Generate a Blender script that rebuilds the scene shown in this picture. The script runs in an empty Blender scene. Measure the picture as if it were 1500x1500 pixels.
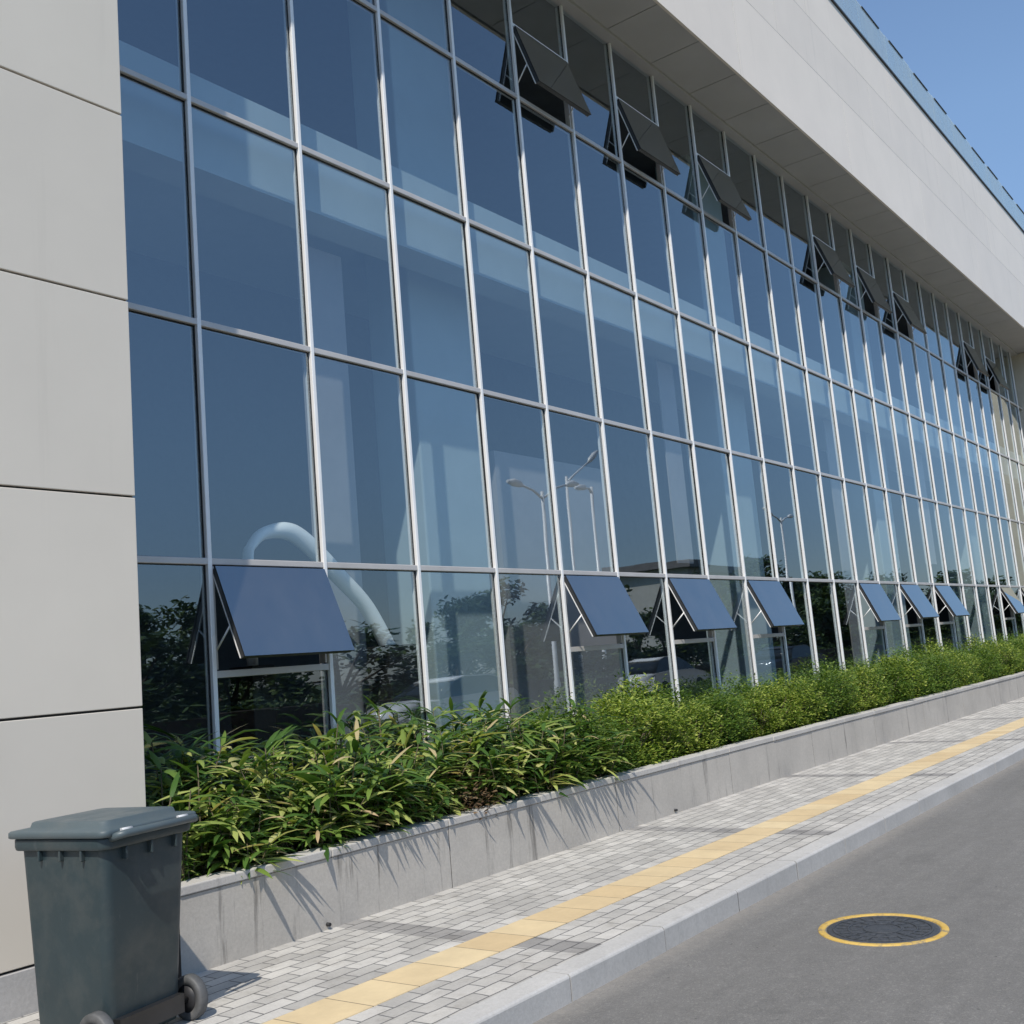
import bpy, bmesh, math, random
from mathutils import Vector, Matrix, Euler

random.seed(11)
R = math.radians
sc = bpy.context.scene
col = sc.collection

# ------------------------------------------------------------------ helpers
class MB:
    """collects faces with material slots and links them as ONE mesh object"""
    def __init__(s):
        s.v = []; s.f = []; s.m = []; s.sm = []
    def face(s, pts, m=0, smooth=False):
        b = len(s.v)
        s.v.extend([tuple(p) for p in pts])
        s.f.append(tuple(range(b, b + len(pts)))); s.m.append(m); s.sm.append(smooth)
    def box(s, x0, x1, y0, y1, z0, z1, m=0, front=None, mat=None):
        b = len(s.v)
        P = [(x0,y0,z0),(x1,y0,z0),(x1,y1,z0),(x0,y1,z0),(x0,y0,z1),(x1,y0,z1),(x1,y1,z1),(x0,y1,z1)]
        if mat is not None: P = [tuple(mat @ Vector(p)) for p in P]
        s.v.extend(P)
        for i, q in enumerate([(0,3,2,1),(4,5,6,7),(0,1,5,4),(1,2,6,5),(2,3,7,6),(3,0,4,7)]):
            s.f.append(tuple(b + k for k in q)); s.m.append(front if (front is not None and i == 2) else m); s.sm.append(False)
    def rings(s, rings, m=0, smooth=True, cap0=True, cap1=True, closed=False):
        b = len(s.v); n = len(rings[0])
        for r in rings: s.v.extend([tuple(p) for p in r])
        k = len(rings)
        for i in range(k if closed else k - 1):
            for j in range(n):
                a0 = b + i*n + j; a1 = b + i*n + (j+1) % n
                i2 = (i+1) % k
                s.f.append((a0, a1, b + i2*n + (j+1) % n, b + i2*n + j)); s.m.append(m); s.sm.append(smooth)
        if cap0 and not closed:
            s.f.append(tuple(b + j for j in reversed(range(n)))); s.m.append(m); s.sm.append(False)
        if cap1 and not closed:
            s.f.append(tuple(b + (k-1)*n + j for j in range(n))); s.m.append(m); s.sm.append(False)
    def tube(s, pts, rad, n=10, m=0, closed=False):
        pts = [Vector(p) for p in pts]; k = len(pts); rs = []
        for i, p in enumerate(pts):
            if closed: t = pts[(i+1) % k] - pts[i-1]
            else: t = pts[min(i+1, k-1)] - pts[max(i-1, 0)]
            t.normalize()
            u = t.cross(Vector((0,0,1)))
            if u.length < .05: u = t.cross(Vector((0,1,0)))
            u.normalize(); w = u.cross(t)
            r = rad[i] if isinstance(rad, (list, tuple)) else rad
            rs.append([p + (u*math.cos(2*math.pi*j/n) + w*math.sin(2*math.pi*j/n))*r for j in range(n)])
        s.rings(rs, m, True, closed=closed)
    def disc(s, c, axis, r0, r1, h, n=32, m=0):
        """ring / disc of revolution about 'axis' through c: list of (radius, offset) handled by lathe"""
        s.lathe(c, axis, [(r0,0),(r1,0),(r1,h),(r0,h)], n, m)
    def lathe(s, c, axis, prof, n=32, m=0, smooth=True, closed=False):
        c = Vector(c); a = Vector(axis).normalized()
        u = a.orthogonal().normalized(); w = a.cross(u)
        rs = []
        for j in range(n):
            t = 2*math.pi*j/n; d = u*math.cos(t) + w*math.sin(t)
            rs.append([c + d*r + a*h for r, h in prof])
        b = len(s.v); k = len(prof)
        for r in rs: s.v.extend([tuple(p) for p in r])
        for j in range(n):
            for i in range(k if closed else k-1):
                i2 = (i+1) % k; j2 = (j+1) % n
                s.f.append((b+j*k+i, b+j2*k+i, b+j2*k+i2, b+j*k+i2)); s.m.append(m); s.sm.append(smooth)
    def mesh(s, name, mats, bevel=0, fix=True):
        me = bpy.data.meshes.new(name)
        me.from_pydata(s.v, [], s.f)
        for mm in mats: me.materials.append(mm)
        me.polygons.foreach_set('material_index', s.m)
        me.polygons.foreach_set('use_smooth', s.sm)
        me.update()
        if fix:
            bm = bmesh.new(); bm.from_mesh(me)
            bmesh.ops.recalc_face_normals(bm, faces=bm.faces); bm.to_mesh(me); bm.free()
        return me
    def build(s, name, mats, parent=None, bevel=0, fix=True, segs=2):
        if not isinstance(mats, (list, tuple)): mats = [mats]
        o = bpy.data.objects.new(name, s.mesh(name, mats, fix=fix)); col.objects.link(o)
        if parent: o.parent = parent
        if bevel:
            md = o.modifiers.new('bevel', 'BEVEL'); md.width = bevel; md.segments = segs
            md.limit_method = 'ANGLE'; md.angle_limit = R(40)
        return o

def tag(o, label=None, cat=None, group=None, kind=None):
    if label: o['label'] = label
    if cat: o['category'] = cat
    if group: o['group'] = group
    if kind: o['kind'] = kind
    return o

def empty(name, loc=(0,0,0), rz=0):
    o = bpy.data.objects.new(name, None); col.objects.link(o)
    o.location = loc; o.rotation_euler = (0,0,rz); o.empty_display_size = .2
    return o

def copy_tree(o, parent=None):
    c = o.copy(); col.objects.link(c)
    c.parent = parent
    for ch in list(o.children): copy_tree(ch, c)
    return c

# ------------------------------------------------------------------ materials
def new_mat(name):
    m = bpy.data.materials.new(name); m.use_nodes = True
    nt = m.node_tree; nt.nodes.clear()
    out = nt.nodes.new('ShaderNodeOutputMaterial')
    return m, nt, out
def N(nt, t, **k):
    n = nt.nodes.new(t)
    for a, b in k.items(): setattr(n, a, b)
    return n
def mix(nt, fac, a, b, mode='MIX'):
    n = nt.nodes.new('ShaderNodeMix'); n.data_type = 'RGBA'; n.blend_type = mode
    for sock, v in ((n.inputs[0], fac), (n.inputs[6], a), (n.inputs[7], b)):
        if isinstance(v, bpy.types.NodeSocket): nt.links.new(v, sock)
        elif isinstance(v, (int, float)): sock.default_value = v
        else: sock.default_value = (*v, 1)
    return n.outputs[2]
def noise(nt, scale, detail=4, rough=.55, vec=None, dim='3D'):
    n = N(nt, 'ShaderNodeTexNoise'); n.inputs['Scale'].default_value = scale
    n.inputs['Detail'].default_value = detail; n.inputs['Roughness'].default_value = rough
    if vec: nt.links.new(vec, n.inputs['Vector'])
    return n.outputs['Fac']
def ramp(nt, fac, stops):
    r = N(nt, 'ShaderNodeValToRGB'); e = r.color_ramp.elements
    e[0].position = stops[0][0]; e[0].color = (*stops[0][1], 1)
    e[1].position = stops[-1][0]; e[1].color = (*stops[-1][1], 1)
    for p, c in stops[1:-1]:
        k = e.new(p); k.color = (*c, 1)
    nt.links.new(fac, r.inputs['Fac'])
    return r.outputs['Color']
def mapping(nt, scale=(1,1,1), rot=(0,0,0), loc=(0,0,0), coord='Object'):
    tc = N(nt, 'ShaderNodeTexCoord'); mp = N(nt, 'ShaderNodeMapping')
    mp.inputs['Scale'].default_value = scale; mp.inputs['Rotation'].default_value = rot
    mp.inputs['Location'].default_value = loc
    nt.links.new(tc.outputs[coord], mp.inputs['Vector'])
    return mp.outputs['Vector']
def bump(nt, h, strength, dist):
    b = N(nt, 'ShaderNodeBump'); b.inputs['Strength'].default_value = strength; b.inputs['Distance'].default_value = dist
    nt.links.new(h, b.inputs['Height'])
    return b.outputs['Normal']
def pbr(name, c, rough=.6, metal=0, var=.08, scale=3, bumps=None, spec=.5, c2=None, coord='Object', vscale=(1,1,1)):
    m, nt, out = new_mat(name)
    b = N(nt, 'ShaderNodeBsdfPrincipled')
    vec = mapping(nt, vscale, coord=coord)
    n = noise(nt, scale, 5, .6, vec)
    if c2 is None: c2 = tuple(x*(1+2*var) for x in c); c = tuple(x*(1-2*var) for x in c)
    col_ = ramp(nt, n, [(.3, c), (.7, c2)])
    nt.links.new(col_, b.inputs['Base Color'])
    b.inputs['Roughness'].default_value = rough; b.inputs['Metallic'].default_value = metal
    b.inputs['Specular IOR Level'].default_value = spec
    if bumps:
        nb = noise(nt, bumps[0], 6, .65, vec)
        nt.links.new(bump(nt, nb, bumps[1], bumps[2]), b.inputs['Normal'])
    nt.links.new(b.outputs[0], out.inputs[0])
    return m

M = {}
# beige aluminium cladding with faint smears
def cladding(name, c, streak):
    m, nt, out = new_mat(name)
    b = N(nt, 'ShaderNodeBsdfPrincipled')
    v1 = mapping(nt, (1,1,1)); n1 = noise(nt, .9, 5, .6, v1)
    v2 = mapping(nt, (3.2,3.2,.12)); n2 = noise(nt, 1.6, 5, .7, v2)
    c1 = ramp(nt, n1, [(.3, tuple(x*.965 for x in c)), (.7, tuple(x*1.03 for x in c))])
    st = ramp(nt, n2, [(.58, (1,1,1)), (.8, (1-streak, 1-streak, 1-streak*1.05))])
    c2 = mix(nt, 1.0, c1, st, 'MULTIPLY')
    v3 = mapping(nt, (1.4,1.4,5), (0,.5,0)); n3 = noise(nt, 1.1, 6, .75, v3)
    c3 = mix(nt, 1.0, c2, ramp(nt, n3, [(.68, (1,1,1)), (.74, (.955,.95,.94))]), 'MULTIPLY')
    g = N(nt, 'ShaderNodeNewGeometry')
    c3 = mix(nt, 1, c3, ramp(nt, g.outputs['Random Per Island'], [(0, (.965,.965,.965)), (1, (1.03,1.03,1.025))]), 'MULTIPLY')
    nt.links.new(c3, b.inputs['Base Color'])
    b.inputs['Roughness'].default_value = .42
    nt.links.new(bump(nt, noise(nt, 1.2, 2, .5, v1), .06, .02), b.inputs['Normal'])
    nt.links.new(b.outputs[0], out.inputs[0])
    return m
M['clad'] = cladding('beige_cladding', (.665,.612,.53), .07)
M['fascia'] = cladding('fascia_cladding', (.88,.785,.68), .16)
M['soffit'] = pbr('soffit_panel', (.50,.49,.48), .6, var=.03, scale=1.2)
M['sealant'] = pbr('grey_sealant', (.36,.35,.33), .8)
M['joint'] = pbr('dark_joint', (.03,.03,.03), .8)
M['alu'] = pbr('silver_aluminium', (.88,.875,.865), .36, .08, var=.02, scale=2.5)
M['alu_t'] = pbr('transom_aluminium', (.55,.525,.505), .36, .15, var=.04, scale=2.5)
M['alu_dark'] = pbr('dark_sash_edge', (.05,.052,.055), .45, .2)
M['gasket'] = pbr('black_gasket', (.012,.012,.013), .6)

def glass_mat(name, tint, refl, ior, wave=True, dust=0):
    m, nt, out = new_mat(name)
    lw = N(nt, 'ShaderNodeLayerWeight'); lw.inputs['Blend'].default_value = .5
    pw = N(nt, 'ShaderNodeMath', operation='POWER'); nt.links.new(lw.outputs['Facing'], pw.inputs[0]); pw.inputs[1].default_value = 5
    fr = N(nt, 'ShaderNodeMath', operation='MULTIPLY_ADD'); nt.links.new(pw.outputs[0], fr.inputs[0]); fr.inputs[1].default_value = 1-ior; fr.inputs[2].default_value = ior
    tr = N(nt, 'ShaderNodeBsdfTransparent'); tr.inputs[0].default_value = (*tint, 1)
    gl = N(nt, 'ShaderNodeBsdfGlossy'); gl.inputs['Color'].default_value = (*refl, 1); gl.inputs['Roughness'].default_value = 0.0
    if wave:
        v = mapping(nt, (1,1,1), coord='Object')
        nb = noise(nt, .8, 1.5, .4, v)
        nm = bump(nt, nb, .26, .006)
        nt.links.new(nm, gl.inputs['Normal'])
    mx = N(nt, 'ShaderNodeMixShader')
    nt.links.new(fr.outputs[0], mx.inputs[0]); nt.links.new(tr.outputs[0], mx.inputs[1]); nt.links.new(gl.outputs[0], mx.inputs[2])
    sh = mx.outputs[0]
    if dust:
        df = N(nt, 'ShaderNodeBsdfDiffuse'); df.inputs[0].default_value = (.50,.49,.48,1)
        vd = mapping(nt, (2.5,2.5,1.2)); md = N(nt, 'ShaderNodeMixShader')
        nt.links.new(ramp(nt, noise(nt, 1.3, 5, .65, vd), [(.3, (dust*.5,)*3), (.75, (dust*1.5,)*3)]), md.inputs[0])
        nt.links.new(sh, md.inputs[1]); nt.links.new(df.outputs[0], md.inputs[2]); sh = md.outputs[0]
    nt.links.new(sh, out.inputs[0])
    return m
M['glass'] = glass_mat('blue_coated_glass', (.90,.96,.975), (.84,.94,1.0), .26)
def clear_mat(name, tint):
    m, nt, out = new_mat(name)
    tr = N(nt, 'ShaderNodeBsdfTransparent'); tr.inputs[0].default_value = (*tint, 1)
    nt.links.new(tr.outputs[0], out.inputs[0]); return m
M['glass_in'] = clear_mat('glass_inner_face', (.97,.98,.98))
M['sash_glass'] = glass_mat('sash_glass', (.30,.38,.42), (.86,.95,1.0), .36, dust=.045)
M['rail_glass'] = glass_mat('railing_glass', (.74,.90,.93), (.9,.97,1.0), .10)

def dusty_glass():
    m, nt, out = new_mat('dusty_railing_glass')
    tr = N(nt, 'ShaderNodeBsdfTransparent'); tr.inputs[0].default_value = (.95,.99,.98,1)
    df = N(nt, 'ShaderNodeBsdfTranslucent'); df.inputs[0].default_value = (.85,.90,.88,1)
    d2 = N(nt, 'ShaderNodeBsdfDiffuse'); d2.inputs[0].default_value = (.78,.82,.80,1)
    a = N(nt, 'ShaderNodeMixShader'); nt.links.new(df.outputs[0], a.inputs[1]); nt.links.new(d2.outputs[0], a.inputs[2])
    b = N(nt, 'ShaderNodeMixShader'); lw = N(nt, 'ShaderNodeFresnel'); lw.inputs[0].default_value = 1.22
    gl = N(nt, 'ShaderNodeBsdfGlossy'); gl.inputs['Roughness'].default_value = 0; gl.inputs['Color'].default_value = (.95,1,1,1)
    tg = N(nt, 'ShaderNodeMixShader'); tg.inputs[0].default_value = .03; nt.links.new(tr.outputs[0], tg.inputs[1]); nt.links.new(gl.outputs[0], tg.inputs[2])
    nt.links.new(tg.outputs[0], b.inputs[1]); nt.links.new(a.outputs[0], b.inputs[2])
    v = mapping(nt, (1,1,.4)); nt.links.new(ramp(nt, noise(nt, 1.5, 4, .6, v), [(.3, (.22,)*3), (.7, (.36,)*3)]), b.inputs[0])
    nt.links.new(b.outputs[0], out.inputs[0]); return m
M['rail_glass'] = dusty_glass()
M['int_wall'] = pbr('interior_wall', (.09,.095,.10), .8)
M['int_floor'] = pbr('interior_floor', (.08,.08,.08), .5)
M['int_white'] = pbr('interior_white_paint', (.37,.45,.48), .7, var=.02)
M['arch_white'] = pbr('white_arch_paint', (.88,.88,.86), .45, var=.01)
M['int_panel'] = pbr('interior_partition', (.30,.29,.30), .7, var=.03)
M['wing'] = pbr('wing_wall', (.62,.56,.45), .6, var=.03)

# asphalt
def asphalt():
    m, nt, out = new_mat('asphalt')
    b = N(nt, 'ShaderNodeBsdfPrincipled')
    v = mapping(nt)
    big = noise(nt, .35, 4, .6, v); fine = noise(nt, 160, 3, .7, v); mid = noise(nt, 9, 5, .7, v)
    c = ramp(nt, big, [(.3, (.15,.146,.138)), (.7, (.182,.177,.168))])
    c = mix(nt, 1, c, ramp(nt, fine, [(.3, (.72,.72,.72)), (.7, (1.3,1.3,1.3))]), 'MULTIPLY')
    c = mix(nt, 1, c, ramp(nt, mid, [(.3, (.9,.9,.9)), (.75, (1.08,1.08,1.08))]), 'MULTIPLY')
    vs = mapping(nt, (.5, 6, 1), (0,0,R(8)))
    c = mix(nt, 1, c, ramp(nt, noise(nt, 1.2, 5, .7, vs), [(.35, (.93,.93,.93)), (.65, (1.05,1.05,1.05))]), 'MULTIPLY')
    sp = N(nt, 'ShaderNodeTexVoronoi'); sp.inputs['Scale'].default_value = 7; nt.links.new(v, sp.inputs['Vector'])
    spots = ramp(nt, sp.outputs['Distance'], [(.03, (.45,.45,.45)), (.06, (1,1,1))])
    c = mix(nt, 1, c, spots, 'MULTIPLY')
    agg = N(nt, 'ShaderNodeTexVoronoi'); agg.inputs['Scale'].default_value = 95; nt.links.new(v, agg.inputs['Vector'])
    sepc = N(nt, 'ShaderNodeSeparateColor'); nt.links.new(agg.outputs['Color'], sepc.inputs[0])
    c = mix(nt, 1, c, ramp(nt, sepc.outputs[0], [(.0, (.90,.90,.90)), (.80, (1.0,1.0,1.0)), (.97, (1.22,1.21,1.19))]), 'MULTIPLY')
    oil = ramp(nt, noise(nt, 1.1, 6, .7, mapping(nt, (1,1,1), (0,0,0), (3,7,0))), [(.60, (1,1,1)), (.74, (.80,.80,.80))])
    c = mix(nt, 1, c, oil, 'MULTIPLY')
    sy = N(nt, 'ShaderNodeSeparateXYZ'); nt.links.new(v, sy.inputs[0])
    grit = N(nt, 'ShaderNodeMapRange'); nt.links.new(sy.outputs[1], grit.inputs[0]); grit.inputs[1].default_value = -3.75; grit.inputs[2].default_value = -3.41
    gm = N(nt, 'ShaderNodeMath', operation='MULTIPLY'); nt.links.new(grit.outputs[0], gm.inputs[0]); nt.links.new(noise(nt, 14, 6, .8, v), gm.inputs[1])
    c = mix(nt, ramp(nt, gm.outputs[0], [(.2, (0,0,0)), (.6, (.7,.7,.7))]), c, (.27,.25,.22))
    nt.links.new(c, b.inputs['Base Color']); b.inputs['Roughness'].default_value = .85
    nt.links.new(bump(nt, fine, .5, .006), b.inputs['Normal'])
    nt.links.new(b.outputs[0], out.inputs[0]); return m
M['asphalt'] = asphalt()

# paving bricks, with darker cross bands every 3.7 m
def paving():
    m, nt, out = new_mat('paving_bricks')
    b = N(nt, 'ShaderNodeBsdfPrincipled')
    v = mapping(nt)
    wob = N(nt, 'ShaderNodeTexNoise'); wob.inputs['Scale'].default_value = 3.5; nt.links.new(v, wob.inputs['Vector'])
    sub = N(nt, 'ShaderNodeVectorMath', operation='SUBTRACT'); nt.links.new(wob.outputs['Color'], sub.inputs[0]); sub.inputs[1].default_value = (.5,.5,.5)
    scl = N(nt, 'ShaderNodeVectorMath', operation='SCALE'); nt.links.new(sub.outputs[0], scl.inputs[0]); scl.inputs['Scale'].default_value = .035
    add = N(nt, 'ShaderNodeVectorMath', operation='ADD'); nt.links.new(v, add.inputs[0]); nt.links.new(scl.outputs[0], add.inputs[1])
    br = N(nt, 'ShaderNodeTexBrick'); nt.links.new(add.outputs[0], br.inputs['Vector'])
    br.offset = .5; br.inputs['Scale'].default_value = 1
    br.inputs['Brick Width'].default_value = .22; br.inputs['Row Height'].default_value = .115
    br.inputs['Mortar Size'].default_value = .0055; br.inputs['Mortar Smooth'].default_value = .3; br.inputs['Bias'].default_value = 0
    br.inputs['Color1'].default_value = (.39,.375,.35,1); br.inputs['Color2'].default_value = (.53,.51,.475,1)
    br.inputs['Mortar'].default_value = (.15,.148,.145,1)
    c = br.outputs['Color']
    n = noise(nt, 2.2, 6, .7, v); f = noise(nt, 70, 3, .7, v)
    c = mix(nt, 1, c, ramp(nt, n, [(.3, (.80,.80,.80)), (.65, (1.08,1.08,1.07))]), 'MULTIPLY')
    c = mix(nt, 1, c, ramp(nt, f, [(.3, (.9,.9,.9)), (.7, (1.08,1.08,1.08))]), 'MULTIPLY')
    dirt = ramp(nt, noise(nt, 5.5, 7, .75, v), [(.52, (1,1,1)), (.70, (.76,.745,.72))])
    c = mix(nt, 1, c, dirt, 'MULTIPLY')
    # bands
    sx = N(nt, 'ShaderNodeSeparateXYZ'); nt.links.new(add.outputs[0], sx.inputs[0])
    a1 = N(nt, 'ShaderNodeMath', operation='ADD'); nt.links.new(sx.outputs[0], a1.inputs[0]); a1.inputs[1].default_value = 37-1.12
    md = N(nt, 'ShaderNodeMath', operation='MODULO'); nt.links.new(a1.outputs[0], md.inputs[0]); md.inputs[1].default_value = 3.70
    lt = N(nt, 'ShaderNodeMath', operation='LESS_THAN'); nt.links.new(md.outputs[0], lt.inputs[0]); lt.inputs[1].default_value = .22
    c = mix(nt, lt.outputs[0], c, mix(nt, 1, c, (.62,.62,.635), 'MULTIPLY'))
    nt.links.new(c, b.inputs['Base Color']); b.inputs['Roughness'].default_value = .8
    inv = N(nt, 'ShaderNodeMath', operation='SUBTRACT'); inv.inputs[0].default_value = 1; nt.links.new(br.outputs['Fac'], inv.inputs[1])
    ad = N(nt, 'ShaderNodeMath', operation='MULTIPLY_ADD'); nt.links.new(f, ad.inputs[0]); ad.inputs[1].default_value = .12; nt.links.new(inv.outputs[0], ad.inputs[2])
    nt.links.new(bump(nt, ad.outputs[0], .6, .008), b.inputs['Normal'])
    nt.links.new(b.outputs[0], out.inputs[0]); return m
M['paving'] = paving()

def tactile():
    m, nt, out = new_mat('yellow_tactile_tiles')
    b = N(nt, 'ShaderNodeBsdfPrincipled'); v = mapping(nt, loc=(.03,0,0))
    br = N(nt, 'ShaderNodeTexBrick'); nt.links.new(v, br.inputs['Vector'])
    br.offset = 0; br.inputs['Scale'].default_value = 1
    br.inputs['Brick Width'].default_value = .34; br.inputs['Row Height'].default_value = 1.5
    br.inputs['Mortar Size'].default_value = .004; br.inputs['Mortar Smooth'].default_value = .2
    br.inputs['Color1'].default_value = (.58,.44,.25,1); br.inputs['Color2'].default_value = (.66,.53,.32,1); br.inputs['Mortar'].default_value = (.20,.16,.11,1)
    c = mix(nt, 1, br.outputs['Color'], ramp(nt, noise(nt, 3, 6, .7, v), [(.3, (.86,.86,.87)), (.7, (1.06,1.06,1.06))]), 'MULTIPLY')
    # guidance bars running along the strip, worn low
    vs = N(nt, 'ShaderNodeSeparateXYZ'); nt.links.new(v, vs.inputs[0])
    sn = N(nt, 'ShaderNodeMath', operation='MULTIPLY'); nt.links.new(vs.outputs[1], sn.inputs[0]); sn.inputs[1].default_value = 2*math.pi/.085
    si = N(nt, 'ShaderNodeMath', operation='SINE'); nt.links.new(sn.outputs[0], si.inputs[0])
    nt.links.new(bump(nt, si.outputs[0], .05, .004), b.inputs['Normal'])
    nt.links.new(c, b.inputs['Base Color']); b.inputs['Roughness'].default_value = .75
    nt.links.new(b.outputs[0], out.inputs[0]); return m
M['tactile'] = tactile()

def concrete(name, c, stain=.25, drip=True):
    m, nt, out = new_mat(name)
    b = N(nt, 'ShaderNodeBsdfPrincipled'); v = mapping(nt)
    n = noise(nt, 1.3, 7, .65, v); f = noise(nt, 55, 4, .7, v)
    cc = ramp(nt, n, [(.28, tuple(x*.85 for x in c)), (.72, tuple(x*1.1 for x in c))])
    cc = mix(nt, 1, cc, ramp(nt, f, [(.3, (.9,.9,.9)), (.7, (1.07,1.07,1.07))]), 'MULTIPLY')
    if drip:
        v2 = mapping(nt, (5,5,.35)); d = noise(nt, 1.4, 5, .75, v2)
        v3 = mapping(nt, (.8,.8,.8)); d3 = noise(nt, 1, 3, .5, v3)
        s = ramp(nt, d, [(.55, (1,1,1)), (.66, (1-stain,)*3)])
        cc = mix(nt, ramp(nt, d3, [(.4, (0,0,0)), (.6, (1,1,1))]), cc, mix(nt, 1, cc, s, 'MULTIPLY'))
    nt.links.new(cc, b.inputs['Base Color']); b.inputs['Roughness'].default_value = .8
    nt.links.new(bump(nt, f, .35, .004), b.inputs['Normal'])
    nt.links.new(b.outputs[0], out.inputs[0]); return m
M['planter'] = concrete('planter_concrete', (.45,.42,.375), .6)
M['coping'] = concrete('coping_stone', (.46,.44,.41), .3)
M['kerb'] = concrete('kerb_stone', (.46,.45,.43), .15)
M['plinth'] = concrete('plinth_stone', (.42,.41,.40), .1)
M['soil'] = pbr('soil', (.035,.026,.018), .95, var=.3, scale=14, bumps=(30, .8, .03))
M['grassy'] = pbr('ground_cover', (.05,.075,.025), .95, c2=(.09,.11,.045), scale=.6)
M['ground'] = pbr('dry_ground', (.16,.15,.12), .95, var=.12, scale=.3)

def leaf_mat(name, stops, trans=.35, rough=.42):
    m, nt, out = new_mat(name)
    g = N(nt, 'ShaderNodeNewGeometry')
    c = ramp(nt, g.outputs['Random Per Island'], stops)
    b = N(nt, 'ShaderNodeBsdfPrincipled'); nt.links.new(c, b.inputs['Base Color']); b.inputs['Roughness'].default_value = rough
    b.inputs['Specular IOR Level'].default_value = .4
    t = N(nt, 'ShaderNodeBsdfTranslucent'); nt.links.new(mix(nt, 1, c, (1.25,1.35,.6), 'MULTIPLY'), t.inputs[0])
    mx = N(nt, 'ShaderNodeMixShader'); mx.inputs[0].default_value = trans
    nt.links.new(b.outputs[0], mx.inputs[1]); nt.links.new(t.outputs[0], mx.inputs[2]); nt.links.new(mx.outputs[0], out.inputs[0])
    return m
M['strap'] = leaf_mat('strap_leaf', [(0, (.03,.075,.018)), (.35, (.08,.16,.035)), (.62, (.19,.28,.06)), (.85, (.42,.46,.15)), (.95, (.55,.52,.24)), (1, (.55,.40,.26))], rough=.3)
M['shrub'] = leaf_mat('shrub_leaf', [(0, (.05,.10,.015)), (.4, (.15,.23,.035)), (.75, (.31,.38,.07)), (1, (.46,.50,.14))], rough=.34)
M['shrub_dark'] = leaf_mat('shrub_leaf_dark', [(0, (.035,.08,.015)), (.5, (.10,.18,.03)), (1, (.25,.33,.07))], rough=.34)
M['dead'] = leaf_mat('dry_leaf', [(0, (.06,.035,.02)), (.6, (.12,.075,.045)), (1, (.22,.15,.09))], .2)
M['treeleaf'] = leaf_mat('tree_leaf', [(0, (.025,.05,.012)), (.6, (.05,.085,.02)), (1, (.09,.13,.03))], .15)
M['stem'] = pbr('stem', (.09,.075,.04), .8)
M['bark'] = pbr('bark', (.10,.075,.05), .9, var=.2, scale=8)

def scuffed(name, c, rough):
    m, nt, out = new_mat(name); b = N(nt, 'ShaderNodeBsdfPrincipled')
    v = mapping(nt); v2 = mapping(nt, (9,9,.9), (.3,.2,0)); v3 = mapping(nt, (1,1,1))
    cc = ramp(nt, noise(nt, 2, 5, .6, v), [(.3, tuple(x*.9 for x in c)), (.7, tuple(x*1.12 for x in c))])
    sc_ = ramp(nt, noise(nt, 2.6, 6, .8, v2), [(.63, (0,0,0)), (.70, (.35,.35,.35))])
    cc = mix(nt, sc_, cc, (.16,.17,.17))
    du = ramp(nt, noise(nt, 5, 6, .7, v3), [(.45, (0,0,0)), (.75, (.16,.16,.16))])
    cc = mix(nt, du, cc, (.22,.20,.17))
    nt.links.new(cc, b.inputs['Base Color'])
    nt.links.new(ramp(nt, noise(nt, 6, 5, .7, v), [(.3, (rough-.08,)*3), (.7, (rough+.16,)*3)]), b.inputs['Roughness'])
    nt.links.new(bump(nt, noise(nt, 120, 3, .6, v), .12, .002), b.inputs['Normal'])
    nt.links.new(b.outputs[0], out.inputs[0]); return m
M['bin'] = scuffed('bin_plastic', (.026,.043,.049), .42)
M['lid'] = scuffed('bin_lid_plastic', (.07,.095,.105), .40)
M['tyre'] = pbr('tyre_rubber', (.05,.053,.053), .6, c2=(.13,.13,.13), scale=9)
M['hub'] = pbr('hub_plastic', (.02,.02,.022), .5)
M['hubring'] = pbr('hub_ring', (.55,.56,.57), .4)
M['steel'] = pbr('axle_steel', (.05,.05,.052), .35, .6)
def worn_yellow():
    m, nt, out = new_mat('worn_yellow_paint'); b = N(nt, 'ShaderNodeBsdfPrincipled'); v = mapping(nt)
    cc = ramp(nt, noise(nt, 6, 5, .6, v), [(.3, (.50,.32,.06)), (.7, (.64,.44,.12))])
    cc = mix(nt, ramp(nt, noise(nt, 11, 7, .8, v), [(.50, (0,0,0)), (.62, (.85,.85,.85))]), cc, (.17,.15,.12))
    nt.links.new(cc, b.inputs['Base Color']); b.inputs['Roughness'].default_value = .7
    nt.links.new(bump(nt, noise(nt, 60, 4, .7, v), .4, .003), b.inputs['Normal'])
    nt.links.new(b.outputs[0], out.inputs[0]); return m
M['yellow'] = worn_yellow()
M['iron'] = pbr('manhole_iron', (.035,.04,.047), .6, .2, c2=(.085,.09,.10), scale=60, bumps=(90, .7, .006))
M['lamp_white'] = pbr('lamp_post_paint', (.90,.90,.90), .4, .1, var=.02)
M['car_white'] = pbr('white_car_paint', (.78,.79,.80), .2, 0, var=.01)
M['car_dark'] = pbr('dark_car_paint', (.04,.05,.07), .2, .3, var=.02)
M['car_glass'] = pbr('car_glass', (.02,.025,.03), .05)
M['black'] = pbr('black_rubber', (.015,.015,.016), .7)
M['house'] = pbr('gatehouse_wall', (.50,.49,.46), .8, var=.04)
M['roofing'] = pbr('gatehouse_roof', (.16,.15,.15), .7)

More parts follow.
